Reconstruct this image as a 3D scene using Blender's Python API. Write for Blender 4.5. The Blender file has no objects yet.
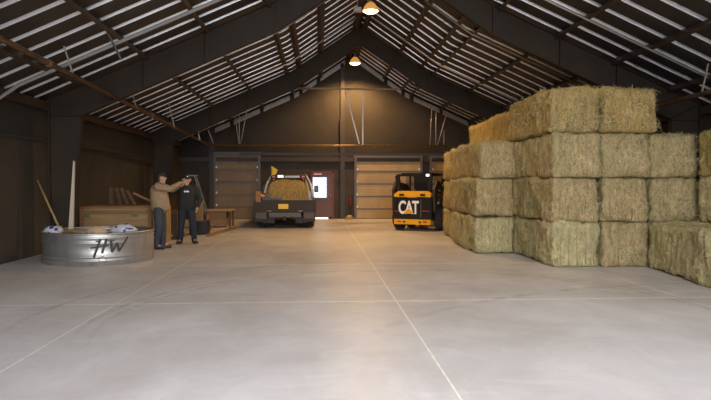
import bpy, bmesh, math, random
from mathutils import Vector, Matrix, noise
random.seed(7)
PI = math.pi
SC = bpy.context.scene
COL = SC.collection
# ------------------------------------------------------------------ camera
F_PX = 598.0
cam = bpy.data.cameras.new('camera'); cam_o = bpy.data.objects.new('camera', cam); COL.objects.link(cam_o)
cam.sensor_width = 36.0; cam.lens = F_PX / 711.0 * 36.0; cam.clip_end = 300
cam_o.location = (0, 0, 1.52)
cam_o.rotation_euler = (math.radians(90 - 1.53), 0, math.radians(-3.493))
SC.camera = cam_o
# ------------------------------------------------------------------ world, lights, exposure
w = bpy.data.worlds.new('World'); SC.world = w; w.use_nodes = True
bg = w.node_tree.nodes['Background']; bg.inputs[0].default_value = (0.75, 0.85, 1.0, 1); bg.inputs[1].default_value = 0.5
SC.view_settings.view_transform = 'Standard'; SC.view_settings.look = 'None'
SC.view_settings.gamma = 1.0; SC.view_settings.use_curve_mapping = False
SC.view_settings.exposure = 0.0
def area(name, loc, rot, sx, sy, power, colr, spread=PI):
    l = bpy.data.lights.new(name, 'AREA'); l.shape = 'RECTANGLE'; l.size = sx; l.size_y = sy
    l.energy = power; l.color = colr; l.spread = spread
    o = bpy.data.objects.new(name, l); COL.objects.link(o); o.location = loc; o.rotation_euler = rot
    return o
DAY = (0.90, 0.93, 1.0)
area('daylight_front_doorway', (1.45, -9.0, 2.3), (math.radians(90), 0, 0), 12.0, 4.4, 1150, DAY)
area('added_floor_fill_light', (1.45, -2.4, 5.7), (math.radians(43), 0, 0), 11.0, 3.5, 3150, DAY, math.radians(140))  # added fill inside the building to brighten the floor, no opening here
LAMP_Y = (2.3, 9.8, 17.4, 24.9)
LAMP_W = (90, 350, 1300, 1500)
LAMP_C = ((1.0, .88, .76), (1.0, .78, .52), (1.0, .62, .28), (1.0, .55, .2))

# ------------------------------------------------------------------ building geometry
CX = 1.45; HW = 7.45; XL, XR = CX - HW, CX + HW
YB, YF = 26.1, -9.5
KD, KH, RH = 2.38, 5.58, 7.20
def roof(d):
    d = abs(d)
    return RH - (RH - KH) / KD * d if d < KD else KH - 0.445 * (d - KD)
EH = roof(HW)

# ------------------------------------------------------------------ helpers
class MB:
    def __init__(s): s.bm = bmesh.new()
    def box(s, c, size, rot=None, mi=0):
        hx, hy, hz = size[0]/2, size[1]/2, size[2]/2
        R = rot if rot is not None else Matrix.Identity(3)
        vs = [s.bm.verts.new(Vector(c) + R @ Vector((x, y, z))) for x in (-hx, hx) for y in (-hy, hy) for z in (-hz, hz)]
        for f in ((0,1,3,2),(4,6,7,5),(0,4,5,1),(2,3,7,6),(0,2,6,4),(1,5,7,3)):
            s.bm.faces.new([vs[i] for i in f]).material_index = mi
        return s
    def bar(s, a, b, wx, wz, up=(0,0,1), mi=0):
        a, b = Vector(a), Vector(b); d = (b-a); L = d.length; d.normalize()
        u = Vector(up)
        if abs(d.dot(u)) > .98: u = Vector((0,1,0))
        x = d.cross(u).normalized(); z = x.cross(d)
        R = Matrix((x, d, z)).transposed()
        return s.box((a+b)/2, (wx, L, wz), R, mi)
    def tube(s, pts, r, n=8, cap=True, mi=0, closed=False):
        pts = [Vector(p) for p in pts]; rings = []
        rr = r if isinstance(r, (list, tuple)) else [r]*len(pts)
        prev = None
        for i, p in enumerate(pts):
            if closed: d = pts[(i+1) % len(pts)] - pts[i-1]
            elif i == 0: d = pts[1]-p
            elif i == len(pts)-1: d = p-pts[i-1]
            else: d = (pts[i+1]-p).normalized() + (p-pts[i-1]).normalized()
            d.normalize()
            if prev is None:
                u = Vector((0,0,1)) if abs(d.z) < .9 else Vector((1,0,0))
                x = d.cross(u).normalized()
            else:
                x = (prev - d*prev.dot(d)).normalized()
            prev = x; y = d.cross(x)
            rings.append([s.bm.verts.new(p + (x*math.cos(t)+y*math.sin(t))*rr[i]) for t in [2*PI*k/n for k in range(n)]])
        m = len(rings)
        for i in range(m if closed else m-1):
            a, b = rings[i], rings[(i+1) % m]
            for k in range(n):
                f = s.bm.faces.new((a[k], a[(k+1)%n], b[(k+1)%n], b[k])); f.smooth = True; f.material_index = mi
        if cap and not closed:
            s.bm.faces.new(rings[0][::-1]).material_index = mi; s.bm.faces.new(rings[-1]).material_index = mi
        return s
    def lathe(s, prof, c=(0,0,0), axis='Z', n=32, mi=0, close=False, smooth=True):
        c = Vector(c); rings = []
        for r, z in prof:
            ring = []
            for k in range(n):
                t = 2*PI*k/n; a, b = r*math.cos(t), r*math.sin(t)
                v = {'Z': (a, b, z), 'X': (z, a, b), 'Y': (a, z, b)}[axis]
                ring.append(s.bm.verts.new(c + Vector(v)))
            rings.append(ring)
        for i in range(len(rings)-1):
            for k in range(n):
                f = s.bm.faces.new((rings[i][k], rings[i][(k+1)%n], rings[i+1][(k+1)%n], rings[i+1][k]))
                f.smooth = smooth; f.material_index = mi
        if close:
            s.bm.faces.new(rings[0][::-1]).material_index = mi; s.bm.faces.new(rings[-1]).material_index = mi
        return s
    def prism(s, poly, h0, h1, axis='Y', mi=0):
        def P(a, b, h): return {'Y': (a, h, b), 'X': (h, a, b), 'Z': (a, b, h)}[axis]
        A = [s.bm.verts.new(P(a, b, h0)) for a, b in poly]; B = [s.bm.verts.new(P(a, b, h1)) for a, b in poly]
        s.bm.faces.new(A[::-1]).material_index = mi; s.bm.faces.new(B).material_index = mi
        n = len(poly)
        for i in range(n): s.bm.faces.new((A[i], A[(i+1)%n], B[(i+1)%n], B[i])).material_index = mi
        return s
    def quad(s, *p, mi=0):
        f = s.bm.faces.new([s.bm.verts.new(q) for q in p]); f.material_index = mi; return s
    def ball(s, c, r, sc=(1,1,1), n=12, mi=0):
        m = Matrix.Translation(Vector(c)) @ Matrix.Diagonal((sc[0], sc[1], sc[2], 1))
        g = bmesh.ops.create_uvsphere(s.bm, u_segments=n, v_segments=max(6, n//2+2), radius=r, matrix=m)
        for v in g['verts']:
            for f in v.link_faces: f.smooth = True; f.material_index = mi
        return s
    def build(s, name, mat, parent=None, bevel=0, loc=None):
        bmesh.ops.recalc_face_normals(s.bm, faces=s.bm.faces[:])
        if bevel:
            es = [e for e in s.bm.edges if len(e.link_faces) == 2 and e.calc_face_angle(0) > .6]
            bmesh.ops.bevel(s.bm, geom=es, offset=bevel, segments=2, affect='EDGES', clamp_overlap=True)
        me = bpy.data.meshes.new(name); s.bm.to_mesh(me); s.bm.free()
        for m in (mat if isinstance(mat, (list, tuple)) else [mat]): me.materials.append(m)
        o = bpy.data.objects.new(name, me); COL.objects.link(o)
        if parent: o.parent = parent
        if loc: o.location = loc
        return o
def tag(o, label=None, cat=None, group=None, kind=None):
    if label: o['label'] = label
    if cat: o['category'] = cat
    if group: o['group'] = group
    if kind: o['kind'] = kind
    return o
def empty(name, loc, label, cat, group=None, rz=0):
    o = bpy.data.objects.new(name, None); COL.objects.link(o); o.empty_display_size = .2
    o.location = loc; o.rotation_euler = (0, 0, rz)
    return tag(o, label, cat, group)
def structure(o, label=None): return tag(o, label, kind='structure')
def RZ(a): return Matrix.Rotation(a, 3, 'Z')
def kids(o): return [c for c in bpy.data.objects if c.parent == o]
def copy_tree(o, loc, rz=None, label=None, parent=None):
    c = o.copy(); COL.objects.link(c)
    if parent: c.parent = parent
    else:
        c.location = loc
        if rz is not None: c.rotation_euler = (0, 0, rz)
        if label: c['label'] = label
    for k in kids(o):
        copy_tree(k, None, parent=c)
    return c

# ------------------------------------------------------------------ materials
def mat(name, color, rough=.6, metal=0, noise_amt=0, nscale=6, color2=None, bump=0, bscale=40, emis=None, estr=0, spec=.5, stretch=None, detail=6):
    m = bpy.data.materials.new(name); m.use_nodes = True; nt = m.node_tree; N = nt.nodes; L = nt.links
    b = N['Principled BSDF']; b.inputs['Roughness'].default_value = rough; b.inputs['Metallic'].default_value = metal
    b.inputs['Specular IOR Level'].default_value = spec
    b.inputs['Base Color'].default_value = (*color, 1)
    tc = N.new('ShaderNodeTexCoord'); src = tc.outputs['Object']
    if stretch:
        mp = N.new('ShaderNodeMapping'); mp.inputs['Scale'].default_value = stretch; L.new(src, mp.inputs[0]); src = mp.outputs[0]
    if color2 or noise_amt:
        c2 = color2 or tuple(c*(1-noise_amt) for c in color)
        n = N.new('ShaderNodeTexNoise'); n.inputs['Scale'].default_value = nscale; n.inputs['Detail'].default_value = detail
        n.inputs['Roughness'].default_value = .65
        r = N.new('ShaderNodeValToRGB'); r.color_ramp.elements[0].position = .35; r.color_ramp.elements[1].position = .65
        r.color_ramp.elements[0].color = (*c2, 1); r.color_ramp.elements[1].color = (*color, 1)
        L.new(src, n.inputs[0]); L.new(n.outputs[0], r.inputs[0]); L.new(r.outputs[0], b.inputs['Base Color'])
    if bump:
        n2 = N.new('ShaderNodeTexNoise'); n2.inputs['Scale'].default_value = bscale; L.new(src, n2.inputs[0])
        bp = N.new('ShaderNodeBump'); bp.inputs['Strength'].default_value = bump; bp.inputs['Distance'].default_value = .02
        L.new(n2.outputs[0], bp.inputs['Height']); L.new(bp.outputs[0], b.inputs['Normal'])
    if emis:
        b.inputs['Emission Color'].default_value = (*emis, 1); b.inputs['Emission Strength'].default_value = estr
    return m
M = {}
M['roof'] = mat('roof_deck_shaded_flat', (.060, .047, .036), .6, .0, .35, 1.5)  # deck flats, their shade put into the colour
M['rib'] = mat('roof_deck_lit_rib', (.93, .94, .95), .42, .45, .1, 2)  # ribs of the same deck, doorway light on them put into the colour
M['purlin'] = mat('red_oxide_steel', (.085, .05, .029), .5, .0, .45, 3, bump=.1)
M['frame'] = mat('dark_primer_steel', (.040, .028, .018), .6, .0, .3, 1.2, spec=.2)
M['rod'] = mat('pale_steel_rod', (.5, .46, .40), .45, .4)
M['pipe'] = mat('rusty_brown_pipe', (.17, .09, .04), .45, .3, .5, 4)
M['lit_pipe'] = mat('ochre_lit_pipe', (.26, .15, .05), .4, .3, .3, 4)  # warm lamp light put into the colour of crosswise pipe and tie bar
M['wall_up'] = mat('wall_upper_panel', (.044, .037, .030), .8, 0, .35, .9, bump=.2, bscale=3)
M['wall_lo'] = mat('wall_lower_liner', (.056, .043, .030), .75, 0, .35, 1.1, bump=.2, bscale=3)
M['trim_dark'] = mat('dark_girt', (.05, .042, .036), .6)
M['rake'] = mat('pale_rake_trim', (.55, .56, .58), .35, .5, .3, 2)
M['door_tan'] = mat('warm_lit_door_panel', (.50, .35, .16), .5, 0, .2, 1.5)  # right door, warm lamp light put into the panel colour
M['door_seam'] = mat('grey_door_seam', (.12, .11, .10), .5)
M['red'] = mat('red_paint', (.17, .02, .016), .5)
M['black'] = mat('black_paint', (.012, .012, .013), .35)
M['rubber'] = mat('tyre_rubber', (.055, .052, .05), .8, 0, .4, 20)
M['steel'] = mat('bright_steel', (.6, .6, .6), .3, 1.0)
M['galv'] = mat('galvanised_tank_steel', (.50, .48, .455), .44, .8, .3, 3, stretch=(1, 1, .4), bump=.08, bscale=8)
M['cat_yellow'] = mat('machine_yellow', (.80, .40, .015), .4, 0, .15, 4)
M['white'] = mat('white_paint', (.8, .8, .78), .5)
M['silver'] = mat('silver_paint', (.22, .21, .19), .35, .5)
M['truckgrey'] = mat('dusty_grey_truck_bed', (.036, .026, .017), .7, .0, .35, 5)
M['glassdark'] = mat('dark_window_glass', (.012, .014, .016), .08)
M['plate'] = mat('yellow_plate', (.80, .48, .04), .5)
M['wood'] = mat('tan_plywood', (.42, .27, .11), .7, 0, .3, 3, stretch=(.4, 1, 4), bump=.1)
M['wood2'] = mat('dark_weathered_wood', (.11, .068, .036), .8, 0, .4, 4, stretch=(.4, 1, 4), bump=.1)
M['wood3'] = mat('orange_brown_board', (.30, .16, .065), .7, 0, .3, 4, stretch=(.4, 1, 3))
M['jacket'] = mat('tan_duck_canvas', (.36, .24, .13), .85, 0, .25, 8, bump=.25, bscale=25)
M['jeans'] = mat('blue_denim', (.055, .062, .078), .85, 0, .4, 9, bump=.2, bscale=40)
M['hoodie'] = mat('black_jacket_cloth', (.022, .022, .021), .85, 0, .3, 9, bump=.2, bscale=30)
M['dkpants'] = mat('dark_navy_trousers', (.018, .022, .032), .85, 0, .3, 9)
M['boot'] = mat('dark_leather', (.035, .026, .02), .6)
M['skin'] = mat('skin', (.52, .30, .20), .55, 0, .12, 10)
M['hair'] = mat('dark_brown_hair', (.02, .014, .01), .7, 0, .3, 60)
M['bagwhite'] = mat('white_woven_bag', (.50, .48, .52), .5, 0, .15, 9, bump=.2)
M['bagblue'] = mat('blue_print', (.03, .06, .35), .5)
M['bagyellow'] = mat('yellow_print', (.75, .5, .06), .5)
M['bagred'] = mat('red_print', (.45, .04, .03), .5)
M['paper'] = mat('brown_paper_sack', (.52, .36, .20), .8, 0, .2, 9, bump=.2)
M['green'] = mat('green_hose', (.03, .22, .09), .5)
M['paintmark'] = mat('black_spray_paint', (.05, .042, .038), .7)
M['redmark'] = mat('faded_red_ink', (.25, .13, .10), .7)
M['concrete_base'] = mat('kerb_concrete', (.3, .28, .25), .8, 0, .2, 4)
M['bulb'] = mat('lamp_bulb', (1, .8, .4), .3, emis=(1.0, .62, .22), estr=30)
M['lampglow'] = mat('lamp_diffuser', (1, .8, .4), .3, emis=(1.0, .74, .40), estr=7)
M['ledwhite'] = mat('white_marker_light', (1, 1, 1), .3, emis=(.9, .95, 1), estr=.9)
M['ledred'] = mat('red_marker_light', (.35, .02, .02), .3, emis=(1, .05, .05), estr=.12)
M['daypane'] = mat('daylit_window_pane', (.8, .85, .95), .2, emis=(.70, .84, 1.0), estr=1.15)
M['straw'] = mat('loose_straw', (.45, .33, .13), .9, 0, .4, 20, bump=.4)
M['twine'] = mat('bale_twine', (.35, .28, .12), .9)
M['green_hay'] = mat('greenish_hay', (.30, .27, .10), .9, 0, .5, 20, bump=.4)

def floor_material():
    m = bpy.data.materials.new('polished_concrete'); m.use_nodes = True; nt = m.node_tree; N = nt.nodes; L = nt.links
    b = N['Principled BSDF']; b.inputs['Specular IOR Level'].default_value = .45
    tc = N.new('ShaderNodeTexCoord')
    def noise_(scale, det=6, rough=.6, st=None, dist=0):
        src = tc.outputs['Object']
        if st:
            mp = N.new('ShaderNodeMapping'); mp.inputs['Scale'].default_value = st; L.new(src, mp.inputs[0]); src = mp.outputs[0]
        n = N.new('ShaderNodeTexNoise'); n.inputs['Scale'].default_value = scale; n.inputs['Detail'].default_value = det
        n.inputs['Roughness'].default_value = rough; n.inputs['Distortion'].default_value = dist
        L.new(src, n.inputs[0]); return n.outputs[0]
    def ramp(src, p0, p1, c0, c1):
        r = N.new('ShaderNodeValToRGB'); e = r.color_ramp.elements
        e[0].position = p0; e[1].position = p1; e[0].color = (*c0, 1); e[1].color = (*c1, 1); L.new(src, r.inputs[0]); return r.outputs[0]
    def mix(a, bb, fac, mode='MIX'):
        x = N.new('ShaderNodeMix'); x.data_type = 'RGBA'; x.blend_type = mode
        if isinstance(fac, float): x.inputs[0].default_value = fac
        else: L.new(fac, x.inputs[0])
        L.new(a, x.inputs[6])
        if isinstance(bb, tuple): x.inputs[7].default_value = (*bb, 1)
        else: L.new(bb, x.inputs[7])
        return x.outputs[2]
    base = ramp(noise_(.45, 8, .62, dist=.6), .34, .68, (.46, .425, .405), (.60, .575, .565))
    blot = ramp(noise_(1.6, 8, .7, (1, .6, 1), 1.0), .42, .66, (.85, .84, .84), (1, 1, 1))
    c = mix(base, blot, .8, 'MULTIPLY')
    pale = ramp(noise_(.7, 5, .6, (1, 2.2, 1), 1.2), .56, .72, (0, 0, 0), (.4, .4, .4))
    c = mix(c, (.66, .67, .64), pale)
    warm = ramp(noise_(.9, 3, .5), .6, .72, (0, 0, 0), (.25, .25, .25))
    c = mix(c, (.56, .42, .33), warm)
    # joints and tyre marks
    sep = N.new('ShaderNodeSeparateXYZ'); L.new(tc.outputs['Object'], sep.inputs[0])
    wob = noise_(9, 3)
    def line(axis, x0, w):
        a = N.new('ShaderNodeMath'); a.operation = 'SUBTRACT'; L.new(sep.outputs[axis], a.inputs[0]); a.inputs[1].default_value = x0
        ab = N.new('ShaderNodeMath'); ab.operation = 'ABSOLUTE'; L.new(a.outputs[0], ab.inputs[0])
        mr = N.new('ShaderNodeMapRange'); mr.inputs[1].default_value = w*.5; mr.inputs[2].default_value = w; mr.inputs[3].default_value = 1; mr.inputs[4].default_value = 0
        L.new(ab.outputs[0], mr.inputs[0]); return mr.outputs[0]
    def add(a, bb):
        x = N.new('ShaderNodeMath'); x.operation = 'MAXIMUM'; L.new(a, x.inputs[0]); L.new(bb, x.inputs[1]); return x.outputs[0]
    def mul(a, k):
        x = N.new('ShaderNodeMath'); x.operation = 'MULTIPLY'; L.new(a, x.inputs[0])
        if isinstance(k, float): x.inputs[1].default_value = k
        else: L.new(k, x.inputs[1])
        return x.outputs[0]
    strong = add(line(0, -2.575, .012), line(0, 1.0, .012))
    weak = add(add(line(0, 4.84, .014), line(0, -6.1, .014)), add(line(1, 7.7, .03), line(1, 11.3, .03)))
    weak = add(weak, add(line(1, 4.0-.1, .01), line(1, 15., .014)))
    lines = add(mul(strong, .85), mul(weak, .85))
    lw = N.new('ShaderNodeMapRange'); lw.inputs[1].default_value = .3; lw.inputs[2].default_value = .6; lw.inputs[3].default_value = .45; lw.inputs[4].default_value = 1
    L.new(wob, lw.inputs[0]); lines = mul(lines, lw.outputs[0])
    c = mix(c, (.80, .77, .64), lines)
    def ring(x0, y0, r, w, xmax, ymin, ymax):   # worn tyre arcs
        cx = N.new('ShaderNodeVectorMath'); cx.operation = 'DISTANCE'; L.new(tc.outputs['Object'], cx.inputs[0]); cx.inputs[1].default_value = (x0, y0, 0)
        a = N.new('ShaderNodeMath'); a.operation = 'SUBTRACT'; L.new(cx.outputs['Value'], a.inputs[0]); a.inputs[1].default_value = r
        ab = N.new('ShaderNodeMath'); ab.operation = 'ABSOLUTE'; L.new(a.outputs[0], ab.inputs[0])
        mr = N.new('ShaderNodeMapRange'); mr.inputs[1].default_value = w*.6; mr.inputs[2].default_value = w; mr.inputs[3].default_value = 1; mr.inputs[4].default_value = 0
        L.new(ab.outputs[0], mr.inputs[0])
        msk = N.new('ShaderNodeMapRange'); msk.inputs[1].default_value = ymin; msk.inputs[2].default_value = ymax; L.new(sep.outputs[1], msk.inputs[0])
        return mul(mr.outputs[0], msk.outputs[0])
    tm = add(add(ring(1.2, 6.8, 3.55, .045, 0, 5.5, 8), ring(1.2, 6.8, 3.72, .045, 0, 5.5, 8)), add(ring(1.4, 7.0, 4.7, .05, 0, 5, 8), ring(6.0, 2.0, 6.8, .08, 0, 5, 9)))
    tn = ramp(noise_(3, 4), .4, .6, (0, 0, 0), (1, 1, 1))
    c = mix(c, (.20, .18, .17), mul(mul(tm, tn), .6))
    specks = ramp(noise_(30, 2), .70, .74, (0, 0, 0), (.5, .5, .5))
    c = mix(c, (.2, .17, .13), specks)
    L.new(c, b.inputs['Base Color'])
    rr = N.new('ShaderNodeMapRange'); rr.inputs[3].default_value = .28; rr.inputs[4].default_value = .5
    L.new(noise_(1.2, 6, .6), rr.inputs[0]); L.new(rr.outputs[0], b.inputs['Roughness'])
    bp = N.new('ShaderNodeBump'); bp.inputs['Strength'].default_value = .12; bp.inputs['Distance'].default_value = .01
    L.new(noise_(14, 6), bp.inputs['Height']); L.new(bp.outputs[0], b.inputs['Normal'])
    return m
M['floor'] = floor_material()

def hay_material(name, gold, green, pale, brown):
    m = bpy.data.materials.new(name); m.use_nodes = True; nt = m.node_tree; N = nt.nodes; L = nt.links
    b = N['Principled BSDF']; b.inputs['Roughness'].default_value = .9; b.inputs['Specular IOR Level'].default_value = .15
    tc = N.new('ShaderNodeTexCoord'); oi = N.new('ShaderNodeObjectInfo')
    off = N.new('ShaderNodeVectorMath'); off.operation = 'SCALE'; off.inputs[0].default_value = (7, 11, 5); L.new(oi.outputs['Random'], off.inputs['Scale'])
    ad = N.new('ShaderNodeVectorMath'); L.new(tc.outputs['Object'], ad.inputs[0]); L.new(off.outputs[0], ad.inputs[1])
    def noise_(scale, st=(1,1,1), det=6, dist=0, rot=(0,0,0)):
        mp = N.new('ShaderNodeMapping'); mp.inputs['Scale'].default_value = st; mp.inputs['Rotation'].default_value = rot; L.new(ad.outputs[0], mp.inputs[0])
        n = N.new('ShaderNodeTexNoise'); n.inputs['Scale'].default_value = scale; n.inputs['Detail'].default_value = det
        n.inputs['Roughness'].default_value = .7; n.inputs['Distortion'].default_value = dist; L.new(mp.outputs[0], n.inputs[0]); return n.outputs[0]
    def ramp(src, stops):
        r = N.new('ShaderNodeValToRGB'); e = r.color_ramp.elements
        e[0].position, e[0].color = stops[0][0], (*stops[0][1], 1); e[1].position, e[1].color = stops[-1][0], (*stops[-1][1], 1)
        for p, c in stops[1:-1]: q = e.new(p); q.color = (*c, 1)
        L.new(src, r.inputs[0]); return r.outputs[0]
    big = ramp(noise_(1.7, (1, 1.6, .8), 5, .8), [(.32, green), (.47, gold), (.58, brown), (.70, pale)])
    ends = ramp(noise_(2.4, (1, 1, 1), 5, 1.0), [(.30, green), (.42, brown), (.60, tuple(c*1.12 for c in brown)), (.74, pale)])
    nsep = N.new('ShaderNodeSeparateXYZ'); L.new(tc.outputs['Normal'], nsep.inputs[0])
    nab = N.new('ShaderNodeMath'); nab.operation = 'ABSOLUTE'; L.new(nsep.outputs[1], nab.inputs[0])
    nm = N.new('ShaderNodeMapRange'); nm.inputs[1].default_value = .5; nm.inputs[2].default_value = .9; nm.inputs[3].default_value = 0; nm.inputs[4].default_value = .75; L.new(nab.outputs[0], nm.inputs[0])
    bx_ = N.new('ShaderNodeMix'); bx_.data_type = 'RGBA'; L.new(nm.outputs[0], bx_.inputs[0]); L.new(big, bx_.inputs[6]); L.new(ends, bx_.inputs[7]); big = bx_.outputs[2]
    fib = ramp(noise_(22, (1, 1, .28), 5, 1.2), [(.3, (.35, .33, .28)), (.48, (.85, .85, .8)), (.68, (1.35, 1.3, 1.15))])
    fib2 = ramp(noise_(60, (.5, .5, 1), 3, 1.0, (.5, .4, .3)), [(.3, (.6, .58, .5)), (.7, (1.25, 1.25, 1.2))])
    x = N.new('ShaderNodeMix'); x.data_type = 'RGBA'; x.blend_type = 'MULTIPLY'; x.inputs[0].default_value = 1; L.new(big, x.inputs[6]); L.new(fib, x.inputs[7])
    y = N.new('ShaderNodeMix'); y.data_type = 'RGBA'; y.blend_type = 'MULTIPLY'; y.inputs[0].default_value = .8; L.new(x.outputs[2], y.inputs[6]); L.new(fib2, y.inputs[7])
    L.new(y.outputs[2], b.inputs['Base Color'])
    bp = N.new('ShaderNodeBump'); bp.inputs['Strength'].default_value = .9; bp.inputs['Distance'].default_value = .03
    L.new(noise_(35, (1, 1, .4), 5, 1.0), bp.inputs['Height']); L.new(bp.outputs[0], b.inputs['Normal'])
    return m
HAY = hay_material('hay_mixed', (.49, .40, .21), (.31, .33, .155), (.66, .58, .37), (.40, .29, .165))
HAYG = hay_material('hay_golden', (.44, .34, .14), (.30, .29, .11), (.52, .43, .22), (.36, .24, .10))
HAYV = hay_material('hay_green', (.56, .50, .29), (.39, .42, .21), (.70, .66, .43), (.50, .42, .25))
STRAWM = mat('straw_blades', (.56, .47, .27), .9, 0, 0, 3, (.33, .31, .15))

# ------------------------------------------------------------------ room shell
structure(MB().box((CX, (YB+YF)/2, -.1), (2*HW+.6, YB-YF+.6, .2)).build('floor', M['floor']))
def profile():
    ys = []; y = 15.46 - .61*41
    while y < YB - .15:
        if y > YF + .15: ys.append(y)
        y += .61
    P = [(YF, 0)]
    for y in ys: P += [(y-.085, 0), (y-.06, .08), (y+.040, .08), (y+.058, 0)]
    P.append((YB+.05, 0)); return P
PR_ = profile()
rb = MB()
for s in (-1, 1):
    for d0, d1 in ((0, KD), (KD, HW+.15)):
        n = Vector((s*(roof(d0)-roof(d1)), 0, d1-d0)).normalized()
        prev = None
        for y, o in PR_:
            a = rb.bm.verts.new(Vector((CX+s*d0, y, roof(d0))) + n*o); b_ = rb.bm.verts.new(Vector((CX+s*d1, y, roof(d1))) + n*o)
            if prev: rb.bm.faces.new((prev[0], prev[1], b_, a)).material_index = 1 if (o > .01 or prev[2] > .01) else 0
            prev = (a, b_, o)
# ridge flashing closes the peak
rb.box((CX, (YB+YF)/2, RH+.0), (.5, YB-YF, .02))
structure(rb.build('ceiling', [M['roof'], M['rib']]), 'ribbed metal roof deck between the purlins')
# outer weather skin just above the deck, keeps daylight out of the joints
ro = MB()
for s in (-1, 1):
    for d0, d1 in ((0, KD), (KD, HW+.3)):
        ro.quad((CX+s*d0, YF, roof(d0)+.14), (CX+s*d1, YF, roof(d1)+.14), (CX+s*d1, YB+.2, roof(d1)+.14), (CX+s*d0, YB+.2, roof(d0)+.14))
structure(ro.build('ceiling_outer_skin', M['trim_dark']))
SEAM = 2.46
for s, nm in ((-1, 'left'), (1, 'right')):
    x = CX + s*(HW+.05)
    lo = MB().box((x, (YB+YF)/2, SEAM/2), (.1, YB-YF, SEAM), mi=0)
    lo.box((x, (YB+YF)/2, (SEAM+EH+.15)/2), (.1, YB-YF, EH+.15-SEAM), mi=1)
    # panel joints every 1.22 m as shallow battens
    yy = YF + 1.2
    while yy < YB:
        lo.box((CX+s*(HW-.003), yy, SEAM/2), (.006, .03, SEAM), mi=0); yy += 2.44
    structure(lo.build('wall_'+nm, [M['wall_lo'], M['wall_up']]))
    structure(MB().box((CX+s*(HW-.015), (YB+YF)/2, SEAM), (.03, YB-YF, .06)).build('trim_'+('1' if s<0 else '2'), M['trim_dark']))
def gable(b, y0, y1, top=0.05, holes=None):
    pts = [(XL, 0), (XR, 0), (XR, EH+top), (CX+KD, KH+top), (CX, RH+top), (CX-KD, KH+top), (XL, EH+top)]
    return b.prism(pts, y0, y1, 'Y')
structure(gable(MB(), YB, YB+.12).build('wall_back', M['wall_lo']))
# upper back wall insulation facing, thin band above the girt
ub = MB(); G = 2.62
ub.prism([(XL, G), (XR, G), (XR, EH-.1), (CX+KD, KH-.1), (CX, RH-.1), (CX-KD, KH-.1), (XL, EH-.1)], YB-.02, YB, 'Y')
structure(ub.build('wall_back_upper', M['wall_up']))
# front wall with wide doorway (behind the photographer)
fw = MB()
fw.box((XL+.6, YF, 2.4), (1.2, .12, 4.8)); fw.box((XR-.6, YF, 2.4), (1.2, .12, 4.8)); fw.box((CX, YF, 5.8), (12, .12, 2.0))
structure(fw.build('wall_front', M['wall_lo']))
# girts and mullions on the back wall
g = MB(); g.box((CX, YB-.05, 2.58), (2*HW, .1, .17)); structure(g.build('trim_3', M['trim_dark']))
for i, x in enumerate((1.02, -4.6+.0)):
    g = MB().box((x, YB-.08, 2.2), (.2, .16, 4.4)); structure(g.build('trim_%d' % (4+i), M['trim_dark']))
g = MB().box((1.02, YB-.05, 5.4), (.16, .1, 2.7)); structure(g.build('trim_6', M['trim_dark']))
# pale rake trim under the roof on the back wall
for k, s in enumerate((-1, 1)):
    g = MB()
    for a, b_ in ((.32, 1.38), (1.54, 2.14), (2.30, 2.50), (2.70, 3.82), (3.98, 5.10), (5.26, 6.35)):
        if a > 5: b_ = 5.9
        pts = [(CX+s*a, roof(a)-.10), (CX+s*b_, roof(b_)-.10), (CX+s*b_, roof(b_)-.30), (CX+s*a, roof(a)-.30)]
        g.prism(pts, YB-.10, YB-.02, 'Y')
    structure(g.build('trim_%d' % (7+k), M['rake']))

# ------------------------------------------------------------------ doors in the back wall
def overhead_door(n, x0, x1, top, seams, frame_l=True):
    y = YB - .03; W = x1-x0
    root = bpy.data.objects.new('door_%d' % n, None); COL.objects.link(root); root.location = ((x0+x1)/2, y, 0); structure(root)
    zs = [0.02]+seams+[top]
    for a, b_ in zip(zs[:-1], zs[1:]):
        p = MB().box((0, 0, (a+b_)/2), (W, .06, b_-a-.012)); hh = b_-a
        for q in range(4):   # raised fields and ribs of one section
            p.box((0, -.032, a+.08+(hh-.16)*q/3), (W-.1, .012, .022))
        p.build('door_section', M['door_tan'], root)
    for z in seams:
        MB().box((0, -.036, z), (W, .014, .05)).build('section_joint', M['door_seam'], root)
    for s in (-1, 1):
        t = MB().box((s*(W/2+.05), -.05, top/2), (.1, .12, top))
        t.build('track', M['door_seam'], root)
        for z in seams:
            MB().box((s*(W/2-.02), -.07, z+.1), (.07, .05, .09)).build('roller_bracket', M['white'], root)
    MB().box((0, -.05, top+.06), (W+.25, .12, .12)).build('header', M['door_seam'], root)
    return root
d1 = overhead_door(1, 1.64, 4.42, 2.66, [.43, .97, 1.52, 2.06])
M['door_tan'] = mat('shaded_door_panel', (.26, .18, .10), .6, 0, .25, 1.5)  # darker copy for the less lit left door, shade put into the colour
d2 = overhead_door(2, -4.42, -2.62, 2.78, [.52, 1.05, 1.60, 2.15])
# door torsion / low steel box over right door
# right-most panel beyond the skid steer, built as a door, lamp glow in its colour
M['door_tan'] = mat('golden_lit_door_panel', (.45, .27, .09), .6, 0, .25, 1.5)
d3 = overhead_door(3, 4.95, 7.7, 2.66, [.43, .97, 1.52, 2.06])
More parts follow.
